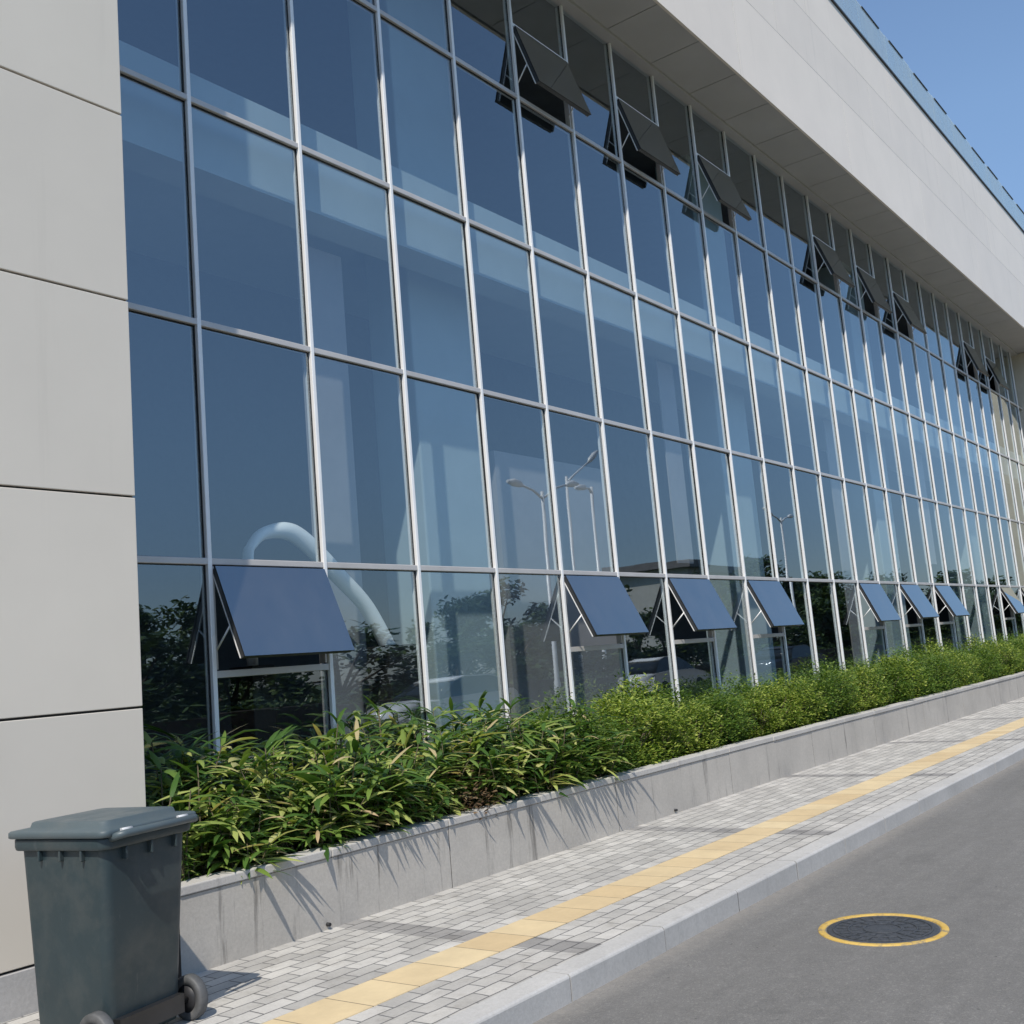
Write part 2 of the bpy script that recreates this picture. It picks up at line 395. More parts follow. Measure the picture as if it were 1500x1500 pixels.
# ------------------------------------------------------------------ ground
PAVE_Y0, KERB_IN, KERB_OUT, ROADZ = -1.28, -3.25, -3.41, -.13
mb = MB(); mb.face([(-600,-600,-.17),(600,-600,-.17),(600,600,-.17),(-600,600,-.17)]); tag(mb.build('ground', M['ground']), kind='structure')
mb = MB(); mb.face([(-120,-11.4,ROADZ),(160,-11.4,ROADZ),(160,-3.30,ROADZ),(-120,-3.30,ROADZ)]); tag(mb.build('road', M['asphalt']), kind='structure')
mb = MB(); mb.box(-60,90,KERB_IN+.004,-.85,-.16,0); tag(mb.build('pavement', M['paving']), kind='structure')
mb = MB(); mb.box(-60,90,-2.765,-2.42,-.05,.004); tag(mb.build('tactile_paving', M['tactile']), kind='structure')
def kerb_run(name, y0, y1):
    mb = MB(); x = -60.0; rnd = random.Random(5)
    def prof(x, d, dy=0, dz=0):
        c = .014
        return [(x, y0+d+dy, -.16), (x, y0+d+dy, -.012-d+dz), (x, y0+d+dy+.004, -.004-d+dz), (x, y0+d+dy+c, .005-d+dz), (x, y1-.006, .006-d+dz), (x, y1, .002-d+dz), (x, y1, -.16)]
    while x < 90:
        L = .996; dy = rnd.uniform(-.002,.002); dz = rnd.uniform(-.002,.002)
        mb.rings([prof(x+.005, 0, dy, dz), prof(x+L-.005, 0, dy, dz)], 0, False); x += L
    mb.rings([prof(-60, .0035), prof(90, .0035)], 1, False)
    return tag(mb.build(name, [M['kerb'], M['joint']]), kind='structure')
kerb_run('kerb', KERB_OUT, KERB_IN)
kerb_run('far_kerb', -11.55, -11.40)
mb = MB(); mb.box(-60,90,-14.0,-11.554,-.16,0); tag(mb.build('far_pavement', M['paving']), kind='structure')
mb = MB(); mb.face([(-200,-200,-.02),(260,-200,-.02),(260,-14,-.02),(-200,-14,-.02)]); tag(mb.build('far_verge', M['grassy']), kind='structure')

# ------------------------------------------------------------------ office building
W, H = 1.2, 1.919
ZA = 2.60; ROWS = [ZA, ZA+H, ZA+2*H, ZA+3*H]        # four transoms
ZTOP, ZBASE, XL, NB = 10.16, .30, -.08, 27
XR = W*NB + .6
FY = -1.0
bld = empty('office_building', (0,0,0))
tag(bld, 'long office building with blue glass curtain wall, beige cladding and deep roof overhang', 'building')

# left cladding wall and fascia: panels with open joints over a dark backing
def panel_rows(mb, x0, x1, zs, y0, y1, xj, gap=.007):
    for i in range(len(zs)-1):
        xs = xj[i % len(xj)]
        xs = [x0] + [x for x in xs if x0 < x < x1] + [x1]
        for k in range(len(xs)-1):
            mb.box(xs[k]+(gap if k else 0), xs[k+1]-(gap if k < len(xs)-2 else 0), y0, y1, zs[i]+gap, zs[i+1]-gap)
mb = MB()
panel_rows(mb, -14, XL, [.235,1.55,2.85,4.13,5.41,6.69,7.97,9.25,10.155], FY, FY+.04, [[-2.5,-4.9,-7.3,-9.7,-12.1]])
wall = mb.build('cladding_wall', M['clad'], bld, bevel=.004)
mb = MB(); mb.box(-14,XL-.012,FY+.03,-.04,.235,10.15); mb.box(-14,XL,FY+.0405,3,.0,10.14) ; 
mb = MB(); mb.box(-14, XL-.004, FY+.025, 9, .0, 10.15); mb.build('wall_core', M['joint'], bld)
mb = MB(); mb.box(XL-.0035, XL, FY+.041, .12, .235, 10.15); mb.build('wall_return', M['clad'], bld)
mb = MB(); mb.box(-14, XL-.004, FY-.012, FY+.06, -.1, .228); mb.build('plinth', M['plinth'], bld, bevel=.004)
mb = MB()
lo = [-8.6+4.8*i for i in range(12)]; up = [-6.8+4.8*i for i in range(12)]
panel_rows(mb, -14, XR+6, [10.13,11.66,12.74,13.76], FY-.006, FY+.034, [lo, up, [-10.0+4.8*i for i in range(13)]], gap=.005)
mb.box(-14, XR+6, FY-.0045, FY+.02, 10.14, 13.75, m=1)
mb.build('fascia', [M['fascia'], M['sealant']], bld)
mb = MB(); mb.box(-14, XR+6, FY+.022, 10, 10.21, 13.74); mb.build('roof_core', M['joint'], bld)
mb = MB(); mb.box(-14, XR+6, FY-.04, FY+.4, 13.765, 13.80); mb.build('roof_coping', M['alu_dark'], bld)
mb = MB()
x = -.26
while x < XR+6:
    mb.box(x+.008, x+1.2-.008, FY+.05, -.165, 10.162, 10.205); x += 1.2
mb.build('soffit', M['soffit'], bld)
mb = MB(); mb.box(XL, XR, -.16, .05, 10.12, 10.20); mb.build('head_trim', M['soffit'], bld, bevel=.004)

# glass railing on the roof edge
x = -9.5; k = 0
mbp = MB(); mbr = MB(); mbq = MB()
while x < XR+5:
    tl = random.uniform(-.02,.02)
    mbp.box(x+.006, x+1.794, -.945, -.935, 13.80, 14.74+tl)
    mbr.box(x+.25+random.uniform(-.1,.1), x+1.45+random.uniform(-.15,.15), -.96, -.92, 14.73+tl, 14.75+tl)
    mbq.box(x-.02, x+.02, -.96, -.92, 13.80, 13.95)
    x += 1.8
mbp.build('railing_glass', M['rail_glass'], bld); mbr.build('railing_cap', M['alu_dark'], bld); mbq.build('railing_clamp', M['alu'], bld)

# curtain wall frame
MX = [W*n for n in range(1, NB+1)]
for n, x in enumerate([XL+.03] + MX):
    mb = MB(); mb.box(x-.02, x+.02, -.04, .06, ZBASE-.1, ZTOP-.035)
    mb.build('mullion', M['alu'], bld, bevel=.006)
    # thin black gasket either side belongs to the mullion
    g = MB(); g.box(x-.028, x-.0205, -.006, .02, ZBASE, ZTOP-.04); g.box(x+.0205, x+.028, -.006, .02, ZBASE, ZTOP-.04)
    mu = bld.children[-1]
    g.build('gasket', M['gasket'], mu)
for z in ROWS + [ZBASE+.02]:
    mb = MB(); mb.box(XL, XR, -.034, .055, z-.026, z+.026)
    t = mb.build('transom', M['alu_t'], bld, bevel=.006)
    g = MB(); g.box(XL, XR, -.006, .02, z-.033, z-.0265); g.build('gasket', M['gasket'], t)

OPEN_N = {1, 5, 7, 9, 13, 15, 17, 22, 24}
OPEN_TOP = {5, 7, 9, 13, 15, 17, 22, 24}
pane_jobs = []
def cell(n):
    x0 = (XL+.05) if n == 0 else W*n + .03
    return x0, W*(n+1) - .03
rz = ROWS + [ZTOP-.03]
for n in range(0, NB):
    x0, x1 = cell(n)
    pane_jobs.append((n, x0, x1, ZBASE+.05, (1.70 if n in OPEN_N else ZA-.035)))
    for i in range(3): pane_jobs.append((n, x0, x1, rz[i]+.035, rz[i+1]-.035))
    pane_jobs.append((n, x0, x1, (9.345 if n in OPEN_TOP else rz[3]+.035), rz[4]-.01))
far = MB(); count = 0
def glass_box(mb, x0, x1, z0, z1, rnd):
    # every pane sits a hair out of true, as real units do
    cx, cz = (x0+x1)/2, (z0+z1)/2
    mat = Matrix.Translation((cx, 0, cz)) @ Euler((R(rnd.gauss(0,.14)), 0, R(rnd.gauss(0,.16)))).to_matrix().to_4x4()
    mb.box(x0-cx-.004, x1-cx+.004, 0, .012, z0-cz-.004, z1-cz+.004, m=1, front=0, mat=mat)
rnd = random.Random(3)
for (n, x0, x1, z0, z1) in sorted(pane_jobs):
    if count < 98:
        mb = MB(); glass_box(mb, x0, x1, z0, z1, rnd)
        mb.build('window_pane', [M['glass'], M['glass_in']], bld); count += 1
    else: glass_box(far, x0, x1, z0, z1, rnd)
o = far.build('window_pane', [M['glass'], M['glass_in']], bld); o['kind'] = 'stuff'

# top-hung windows: fixed rail, tilted sash, pane and stay arms
def awning(n, ztop, zbot, ang, seed):
    x0, x1 = W*n + .034, W*(n+1) - .034
    top = ztop < 3
    fr = MB()
    rail = zbot - .035 if top else ztop + .012
    if top: fr.box(W*n+.022, W*(n+1)-.022, -.03, .05, 1.705, 1.76)
    else: fr.box(W*n+.022, W*(n+1)-.022, -.03, .05, 9.302, 9.342)
    # jamb liners
    fr.box(x0-.006, x0+.016, -.02, .05, zbot, ztop); fr.box(x1-.016, x1+.006, -.02, .05, zbot, ztop)
    w = fr.build('awning_window', M['alu_t'] if top else M['alu'], bld, bevel=.004)
    if ang > 28: w['label'] = 'top-hung window pushed out widest of its row'
    L = ztop - zbot - .03
    mat = Matrix.Translation((0, -.045, ztop-.012)) @ Matrix.Rotation(R(-ang), 4, 'X')
    a0, a1 = x0+.004, x1-.004
    s = MB()
    for (b0,b1,c0,c1) in ((a0,a0+.05,-L,0),(a1-.05,a1,-L,0),(a0+.05,a1-.05,-L,-L+.05),(a0+.05,a1-.05,-.05,0)):
        s.box(b0,b1,.0,.042,c0,c1, mat=mat)
    s.build('sash_frame', M['alu_dark'], w, bevel=.003)
    p = MB(); p.box(a0-.006,a1+.006,-.014,-.002,-L-.004,.004, m=1, front=0, mat=mat)
    p.build('sash_pane', [M['sash_glass'], M['gasket']], w)
    # silver lining on the inner edge of the sash
    for b in (a0+.001, a1-.012):
        e = MB(); e.box(b, b+.011, .043, .055, -L+.01, -.03, mat=mat); e.build('sash_trim', M['alu'], w)
    for b in (x0+.012, x1-.012):
        q = mat @ Vector((b, .04, -L*.62)); r = Vector((b, .0, ztop - L*.86))
        t = MB(); t.tube([r, q], .008, 6); t.build('stay_arm', M['alu'], w)
random.seed(21)
for n in sorted(OPEN_N): awning(n, ZA-.035, 1.768, 25 + random.uniform(-3,3), n)
for n in sorted(OPEN_TOP): awning(n, 9.298, ROWS[3]+.034, 19 + random.uniform(-1.5,2), n)

# interior seen dimly through the glass
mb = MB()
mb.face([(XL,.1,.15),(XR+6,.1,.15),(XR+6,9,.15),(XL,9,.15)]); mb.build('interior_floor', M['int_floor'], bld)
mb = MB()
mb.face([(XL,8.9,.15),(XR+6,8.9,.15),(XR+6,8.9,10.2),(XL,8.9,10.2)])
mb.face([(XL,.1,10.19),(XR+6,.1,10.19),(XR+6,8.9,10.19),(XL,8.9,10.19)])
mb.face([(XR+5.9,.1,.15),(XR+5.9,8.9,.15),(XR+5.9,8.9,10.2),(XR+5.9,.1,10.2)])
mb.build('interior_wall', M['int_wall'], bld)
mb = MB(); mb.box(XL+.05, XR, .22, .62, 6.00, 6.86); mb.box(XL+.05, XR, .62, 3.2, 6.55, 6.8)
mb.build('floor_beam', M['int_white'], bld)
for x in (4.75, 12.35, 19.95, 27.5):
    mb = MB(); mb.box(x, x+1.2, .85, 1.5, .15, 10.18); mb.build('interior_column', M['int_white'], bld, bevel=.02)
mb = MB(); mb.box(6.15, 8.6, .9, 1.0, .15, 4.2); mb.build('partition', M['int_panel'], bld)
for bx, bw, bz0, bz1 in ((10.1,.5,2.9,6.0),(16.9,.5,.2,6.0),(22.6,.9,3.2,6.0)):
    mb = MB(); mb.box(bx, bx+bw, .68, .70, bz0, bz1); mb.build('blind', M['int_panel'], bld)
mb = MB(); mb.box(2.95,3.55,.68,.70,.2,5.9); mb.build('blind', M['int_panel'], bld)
# projecting bay at the far end of the front
mb = MB(); mb.box(XR, XR+6, -.9, .2, -.1, 10.15); mb.build('end_bay', M['wing'], bld)

# white curved arch standing just inside the glass
pts = [(1.905,1.78),(1.89,2.2),(1.91,2.70),(1.96,2.81),(2.06,2.90),(2.21,2.945),(2.37,2.95),(2.52,2.89),(2.72,2.75),(2.96,2.55),(3.29,2.265),(3.56,1.86)]
wd = [.025,.025,.03,.042,.062,.08,.098,.105,.105,.10,.095,.10]
def smooth(P, k=5):
    out = []
    for i in range(len(P)-1):
        p0, p1, p2, p3 = P[max(i-1,0)], P[i], P[i+1], P[min(i+2,len(P)-1)]
        for j in range(k):
            t = j/k
            out.append(tuple(.5*((2*b)+(c-a)*t+(2*a-5*b+4*c-d)*t*t+(-a+3*b-3*c+d)*t**3) for a,b,c,d in zip(p0,p1,p2,p3)))
    return out + [P[-1]]
pw3 = smooth([(p[0], p[1], w_) for p, w_ in zip(pts, wd)])
pts = [(p[0], p[1]) for p in pw3]; wd = [p[2] for p in pw3]
rs = []
for i, (x, z) in enumerate(pts):
    a = Vector(pts[max(i-1,0)]); b = Vector(pts[min(i+1,len(pts)-1)]); t = (b-a).normalized(); nrm = Vector((-t.y, t.x))
    w = wd[i]*.82
    rs.append([Vector((x+nrm.x*w*math.cos(t6), .38+.07*math.sin(t6), z+nrm.y*w*math.cos(t6))) for t6 in [2*math.pi*j/14 for j in range(14)]])
mb = MB(); mb.rings(rs)
ar = mb.build('arch_sculpture', M['arch_white'])
mb = MB(); mb.box(1.78, 2.02, .24, .54, .151, 1.79); mb.build('pedestal', M['gasket'], ar, bevel=.01)
mb = MB(); mb.box(3.40, 3.80, .24, .54, .151, 1.90); mb.build('pedestal', M['gasket'], ar, bevel=.01)
tag(ar, 'white curved arch standing behind the glass beside the leftmost open window', 'sculpture')

# ------------------------------------------------------------------ planter
pl = empty('planter', (0,0,0)); tag(pl, 'low grey concrete planter wall running along the foot of the glass front', 'planter')
mb = MB(); x = XL
while x < XR:
    mb.box(x+.004, min(x+2.4, XR)-.004, -1.28, -1.14, -.05, .445); x += 2.4
mb.box(XL, XR, -1.2785, -1.145, -.05, .44, m=1)
pw = mb.build('planter_wall', [M['planter'], M['joint']], pl)
mb = MB(); x = XL
rnd = random.Random(9)
while x < XR:
    L = min(1.2, XR-x); d = rnd.uniform(-.003,.003)
    mb.box(x+.0025, x+L-.0025, -1.292+d, -1.115+d, .449, .505+d*.8); x += 1.2
mb.build('coping', M['coping'], pl, bevel=.008)
for x in (1.05, 5.78):
    mb = MB(); mb.tube([(x,-1.31,.035),(x,-1.2,.035)], .012, 10); mb.build('drain_pipe', M['black'], pl)
mb = MB(); mb.box(XL, XR, -1.139, -.02, .0, .40); tag(mb.build('planting_soil', M['soil']), kind='structure')

# plants
def blade(mb, p, az, el, L, w, droop, m=0, segs=4, twist=0):
    p = Vector(p); rs = []
    d = Vector((math.cos(az)*math.cos(el), math.sin(az)*math.cos(el), math.sin(el)))
    side = Vector((-math.sin(az), math.cos(az), 0))
    side = (side + Vector((0,0,twist))).normalized()
    prof = [.35, .9, 1.0, .72, .06] if segs == 4 else [.5, 1.0, .1]
    b = len(mb.v)
    for i in range(segs+1):
        up = side.cross(d).normalized()
        hw = w*.5*prof[i]
        mb.v.append(tuple(p - side*hw + up*hw*.35)); mb.v.append(tuple(p)); mb.v.append(tuple(p + side*hw + up*hw*.35))
        p = p + d*(L/segs)
        d = (d + Vector((0,0,-droop/segs))).normalized()
    for i in range(segs):
        q = b + i*3
        mb.f.append((q, q+1, q+4, q+3)); mb.f.append((q+1, q+2, q+5, q+4)); mb.m += [m, m]; mb.sm += [True, True]
def strap_plant(seed, hmax, leafL, mat):
    r = random.Random(seed); mb = MB()
    for s in range(r.randint(9, 12)):
        a = r.uniform(0, 6.28); lean = r.uniform(.0, .55); h = hmax*r.uniform(.3, 1.0)
        base = Vector((r.uniform(-.16,.16), r.uniform(-.16,.16), 0))
        tip = base + Vector((math.cos(a)*lean*h, math.sin(a)*lean*h, h))
        mb.tube([base, (base+tip)/2 + Vector((0,0,.02)), tip], [.008,.006,.004], 5, 1)
        nl = r.randint(11, 17)
        for k in range(nl):
            t = 1 - (k/nl)**1.4*.75
            p = base.lerp(tip, t)
            blade(mb, p, r.uniform(0,6.28), r.uniform(-.15,1.0)*(0.35+.65*t), leafL*r.uniform(.6,1.2), leafL*r.uniform(.11,.18), r.uniform(.5,1.7), 0, 4, r.uniform(-.5,.5))
    return mb.mesh('foliage', [mat, M['stem']], fix=False)
def leafy_shrub(seed, rx, rz_, n, leaf, mat):
    r = random.Random(seed); mb = MB()
    cl = []
    for k in range(34):
        u = r.uniform(0, 6.28); v = r.uniform(-.95, 1.0)
        q = math.sqrt(max(0, 1-v*v))
        cl.append((Vector((math.cos(u)*q*rx*.72, math.sin(u)*q*rx*.72, rz_*.5 + v*rz_*.42)), r.uniform(.13,.24)))
    for k in range(9):
        a = r.uniform(0,6.28); tip = Vector((math.cos(a)*rx*.6, math.sin(a)*rx*.6, rz_*r.uniform(.5,.85)))
        mb.tube([(0,0,0), tip*.5+Vector((0,0,.05)), tip], [.012,.008,.004], 5, 1)
    for k in range(n):
        c, rad = r.choice(cl)
        o = Vector((r.gauss(0,1), r.gauss(0,1), r.gauss(0,1))).normalized()*rad*r.uniform(.45,1.12)
        if k % 40 == 0: o = o*1.5 + Vector((0,0,.06))
        p = c + o
        if p.z < .02: p.z = r.uniform(.02,.2)
        az = math.atan2(o.y, o.x) + r.uniform(-.9,.9)
        blade(mb, p, az, r.uniform(-.3,.9), leaf*r.uniform(.7,1.3), leaf*r.uniform(.4,.6), r.uniform(.2,1.0), 0, 2, r.uniform(-.6,.6))
    return mb.mesh('foliage', [mat, M['stem']], fix=False)
straps = [strap_plant(100+i, .90, .32, M['strap']) for i in range(4)]
bamboo = [strap_plant(140+i, .74, .18, M['strap']) for i in range(2)]
shrubs = [leafy_shrub(200+i, .5, .86, 3000, .052, M['shrub' if i % 3 else 'shrub_dark']) for i in range(4)]
rnd = random.Random(77)
def plant(name, me, x, y, s, label, cat, group, sz=1):
    o = bpy.data.objects.new(name, me); col.objects.link(o)
    o.location = (x, y, .40); o.rotation_euler = (0,0,rnd.uniform(0,6.28)); o.scale = (s, s, s*sz)
    return tag(o, label, cat, group)
for row, y in enumerate((-.93, -.62, -.28)):
    x = .2 + row*.17
    while x < 5.0:
        sz = rnd.uniform(.72,1.12) * (1.0 if row else .85)
        plant('strap_leaf_plant', rnd.choice(straps if rnd.random() < .8 else bamboo), x + rnd.uniform(-.1,.1), y + rnd.uniform(-.06,.06), 1, 
              'green strap-leaved plant with long arching leaves at the left end of the planter', 'plant', 'strap-leaved plants in the planter', sz)
        x += .44
x = .12
while x < 4.9:
    plant('strap_leaf_plant', rnd.choice(bamboo + straps[:1]), x, -1.03 + rnd.uniform(-.02,.02), .62,
          'short strap-leaved plant at the front edge of the planter, leaves hanging over the coping', 'plant', 'low plants along the planter edge', rnd.uniform(.7,1.0))
    x += .36
for x, y, s_ in ((.55,-1.12,.85),(1.35,-1.10,.8),(1.62,-1.12,.9),(2.2,-1.08,.75),(3.25,-1.10,.85),(3.7,-1.12,.95),(4.05,-1.1,.9),(4.7,-1.08,.8)):
    plant('strap_leaf_plant', rnd.choice(straps), x, y, s_,
          'strap-leaved plant leaning out over the planter coping and shading the wall below', 'plant', 'plants leaning over the planter wall', .75)
for row, y in enumerate((-.82, -.36)):
    x = 4.55 + row*.35
    while x < XR-.3:
        s = rnd.uniform(.70,.98)
        plant('shrub', rnd.choice(shrubs), x + rnd.uniform(-.08,.08), y + rnd.uniform(-.05,.05), s,
              'small-leaved yellow-green shrub in the long hedge on the right side of the planter', 'shrub', 'shrubs in the planter hedge', rnd.uniform(.85,1.15))
        x += .62
dead = leafy_shrub(300, .26, .34, 700, .05, M['dead'])
plant('dry_shrub', dead, 2.75, -.98, 1.0, 'low brown withered shrub among the strap-leaved plants near the planter edge', 'shrub', None)

# ------------------------------------------------------------------ wheelie bin
def rr(hx, hy, r, z, n=6, cx=0, cy=0):
    pts = []
    for qx, qy, a0 in ((1,1,0),(-1,1,90),(-1,-1,180),(1,-1,270)):
        for k in range(n+1):
            a = R(a0 + 90*k/n)
            pts.append((cx + qx*(hx-r) + r*math.cos(a), cy + qy*(hy-r) + r*math.sin(a), z))
    return pts
bn = empty('wheelie_bin', (-.86,-1.80,0), R(10)); bn.scale = (1.06,1.02,1.09)
tag(bn, 'dark green-grey wheelie bin standing on the paving beside the beige wall', 'bin')
mb = MB()
mb.rings([rr(.205,.235,.04,.03), rr(.21,.24,.045,.05), rr(.250,.285,.05,.84), rr(.250,.285,.05,.845)])
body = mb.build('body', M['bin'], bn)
mb = MB()
mb.rings([rr(.244,.284,.05,.842), rr(.272,.312,.055,.846), rr(.276,.316,.055,.862), rr(.276,.316,.055,.893), rr(.270,.31,.05,.897)])
for yy in (-.16,-.02,.12):
    mb.box(-.272,-.238,yy,yy+.012,.80,.845)
for xx in (-.15,0,.15):
    mb.box(xx,xx+.012,-.312,-.28,.79,.845); mb.box(xx,xx+.012,.28,.312,.79,.845)
mb.build('rim', M['bin'], bn, bevel=.004)
mb = MB()
mb.rings([rr(.285,.325,.04,.899), rr(.290,.332,.04,.903), rr(.290,.332,.04,.924), rr(.284,.326,.04,.930), rr(.225,.262,.04,.938), rr(.220,.256,.04,.958), rr(.212,.248,.04,.962)])
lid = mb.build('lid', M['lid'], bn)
mb = MB(); mb.box(-.20,.20,.325,.372,.895,.912); mb.build('lid_lip', M['lid'], lid, bevel=.006)
mb = MB()
mb.tube([(-.23,-.30,.89),(-.23,-.365,.905),(-.21,-.375,.908),(.21,-.375,.908),(.23,-.365,.905),(.23,-.30,.89)], .017, 10)
mb.build('handle', M['lid'], bn)
mb = MB()
for xx in (-.17, .17): mb.tube([(xx-.03,-.338,.915),(xx+.03,-.338,.915)], .014, 10)
mb.build('hinge_pin', M['hubring'], bn)
mb = MB(); mb.tube([(-.30,-.235,.095),(.30,-.235,.095)], .014, 10); mb.box(-.19,.19,-.285,-.20,.06,.14)
mb.build('axle', M['steel'], bn)
for sx in (-1, 1):
    c = Vector((sx*.275, -.235, .095))
    mb = MB(); mb.lathe(c - Vector((.027,0,0)), (1,0,0), [(.062,0),(.092,.0),(.10,.008),(.10,.046),(.092,.054),(.062,.054)], 36, closed=True)
    wh = mb.build('wheel', M['tyre'], bn)
    mb = MB(); mb.lathe(c - Vector((.022,0,0)), (1,0,0), [(0,.0),(.0615,.0),(.0615,.044),(.03,.05),(0,.05)] if sx > 0 else [(0,-.006),(.03,-.006),(.0615,.0),(.0615,.044),(0,.044)], 32)
    mb.build('hub', M['hub'], wh)
    mb = MB(); xo = .031*sx
    mb.lathe(c + Vector((xo,0,0)), (1,0,0), [(.046,-.003),(.058,-.003),(.058,.003),(.046,.003)], 32, closed=True)
    mb.build('hub_ring', M['hubring'], wh)

# ------------------------------------------------------------------ manhole
mh = empty('manhole_cover', (2.58,-4.415,ROADZ)); tag(mh, 'round dark manhole cover with a yellow painted rim in the road', 'manhole cover')
mb = MB(); mb.lathe((0,0,-.03), (0,0,1), [(.33,.0),(.372,.0),(.372,.034),(.368,.037),(.335,.037),(.33,.034)], 64, closed=True)
mb.build('rim', M['yellow'], mh)
mb = MB()
mb.lathe((0,0,0), (0,0,1), [(.322,-.03),(.322,.002),(.31,.005),(0,.005)], 64)
for r0 in (.10,.19,.275): mb.lathe((0,0,.0052), (0,0,1), [(r0,0),(r0+.014,0),(r0+.012,.004),(r0+.002,.004)], 64, closed=True)
for k in range(24):
    a = 2*math.pi*k/24; m4 = Matrix.Rotation(a, 4, 'Z')
    mb.box(.205,.265,-.012,.012,.0053,.009, mat=m4)
    if k % 2 == 0: mb.box(.125,.18,-.011,.011,.0053,.009, mat=m4)
mb.build('cover', M['iron'], mh)

# ------------------------------------------------------------------ across the road (seen mirrored in the glass)
def lamp_post(x, y, h, arms, label, reach=1.0, rise=0):
    t = empty('street_lamp', (x, y, 0)); tag(t, label, 'street lamp', 'street lamps across the road')
    mb = MB(); mb.tube([(0,0,0),(0,0,.9),(0,0,1.0),(0,0,h)], [.11,.11,.08,.055], 12); mb.build('pole', M['lamp_white'], t)
    for s in arms:
        mb = MB(); mb.tube([(0,0,h-.25),(s*.45*reach,0,h-.02+rise*.2),(s*1.05*reach,0,h+.12+rise*.6)], [.045,.04,.035], 8); a = mb.build('arm', M['lamp_white'], t)
        mb = MB(); mb.rings([rr(.02,.05,.018,0,3), rr(.02,.05,.018,0,3)]) if False else None
        mb = MB(); mb.tube([(s*1.0*reach,0,h+.1+rise*.57),(s*(1.0*reach+.15),0,h+.15+rise*.65),(s*(1.0*reach+.45),0,h+.19+rise*.82),(s*(1.0*reach+.75),0,h+.2+rise)], [.04,.10,.12,.05], 10); mb.build('lamp_head', M['lamp_white'], a)
lamp_post(24.3,-13.0,7.2,(-1,1),'white double-armed street lamp mirrored in the glass, nearest to the left end')
lamp_post(29.8,-16.0,8.5,(1,),'white street lamp with one arm rising steeply to the right, mirrored in the glass', 1.5, 1.0)
lamp_post(31.4,-16.0,8.2,(-1,),'white street lamp with one short low arm, mirrored in the glass', .3, -.3)
lamp_post(50.9,-16.0,8.4,(-1,1),'white double-armed street lamp mirrored in the glass, farthest away')

def tree_meshes(seed, h, w, low=.38):
    r = random.Random(seed)
    tb = MB(); tb.tube([(0,0,0),(.05,.03,h*.25),(.02,-.05,h*.5),(.1,.05,h*.8)], [.16,.12,.08,.03], 8)
    cl = []
    for k in range(16):
        a = r.uniform(0,6.28); q = r.uniform(.2,1)*w*.5; z = h*r.uniform(low,.95)
        q *= max(.25, 1 - abs(z/h-.6)*1.6)
        c = Vector((math.cos(a)*q, math.sin(a)*q, z)); cl.append((c, r.uniform(.16,.28)*w*.6))
        tb.tube([(0,0,h*r.uniform(.2,.5)), c*.6+Vector((0,0,h*.18)), c], [.06,.035,.015], 6)
    cb = MB()
    for k in range(2600):
        c, rad = r.choice(cl)
        o = Vector((r.gauss(0,1), r.gauss(0,1), r.gauss(0,.8))).normalized()*rad*r.uniform(.35,1.1)
        blade(cb, c+o, r.uniform(0,6.28), r.uniform(-.8,.8), .26*r.uniform(.7,1.3), .13*r.uniform(.8,1.4), .6, 0, 2, r.uniform(-.8,.8))
    return tb.mesh('trunk', [M['bark']]), cb.mesh('crown', [M['treeleaf']], fix=False)
tm = [tree_meshes(400+i, 5.0, 4.4) for i in range(3)]
spots = [(9.5,-20,.9),(13.2,-22,.8),(15.6,-22,.9),(17.4,-21.5,.86),(21.0,-24,.7),(29.5,-22,.95),(32.8,-22,1.0),(38,-24,.6),(46,-23,.8),(54.5,-22,1.2),(59.6,-22,1.35),(64,-25,1.0),(68.5,-22,1.2),(76,-24,1.3),(86,-22,1.4),(93,-24,1.1),(104,-22,1.4),(118,-24,1.2),(132,-24,1.4)]
rnd = random.Random(5)
for i, (x, y, s) in enumerate(spots):
    t = empty('tree', (x, y, -.02), rnd.uniform(0,6.28)); t.scale = (s*rnd.uniform(.9,1.2), s*rnd.uniform(.9,1.2), s)
    tag(t, 'leafy green tree across the road, seen mirrored in the glass', 'tree', 'trees across the road')
    a, b = tm[i % 3]
    for nm, me in (('trunk', a), ('crown', b)):
        o = bpy.data.objects.new(nm, me); col.objects.link(o); o.parent = t

bt = [tree_meshes(500+i, 4.2, 4.6, .06) for i in range(2)]
x = 7.0; i = 0
while x < 150:
    t = empty('bushy_tree', (x, -17.5+rnd.uniform(-1,1), -.02), rnd.uniform(0,6.28)); sc_ = rnd.uniform(.75,1.15)*(1 if x > 32 else .72)
    t.scale = (1.25, 1.25, sc_)
    tag(t, 'low bushy tree leafy to the ground across the road, mirrored in the glass', 'tree', 'bushy trees across the road')
    for nm, me in zip(('trunk','crown'), bt[i % 2]):
        o = bpy.data.objects.new(nm, me); col.objects.link(o); o.parent = t
    i += 1; x += rnd.uniform(2.6, 5.2)
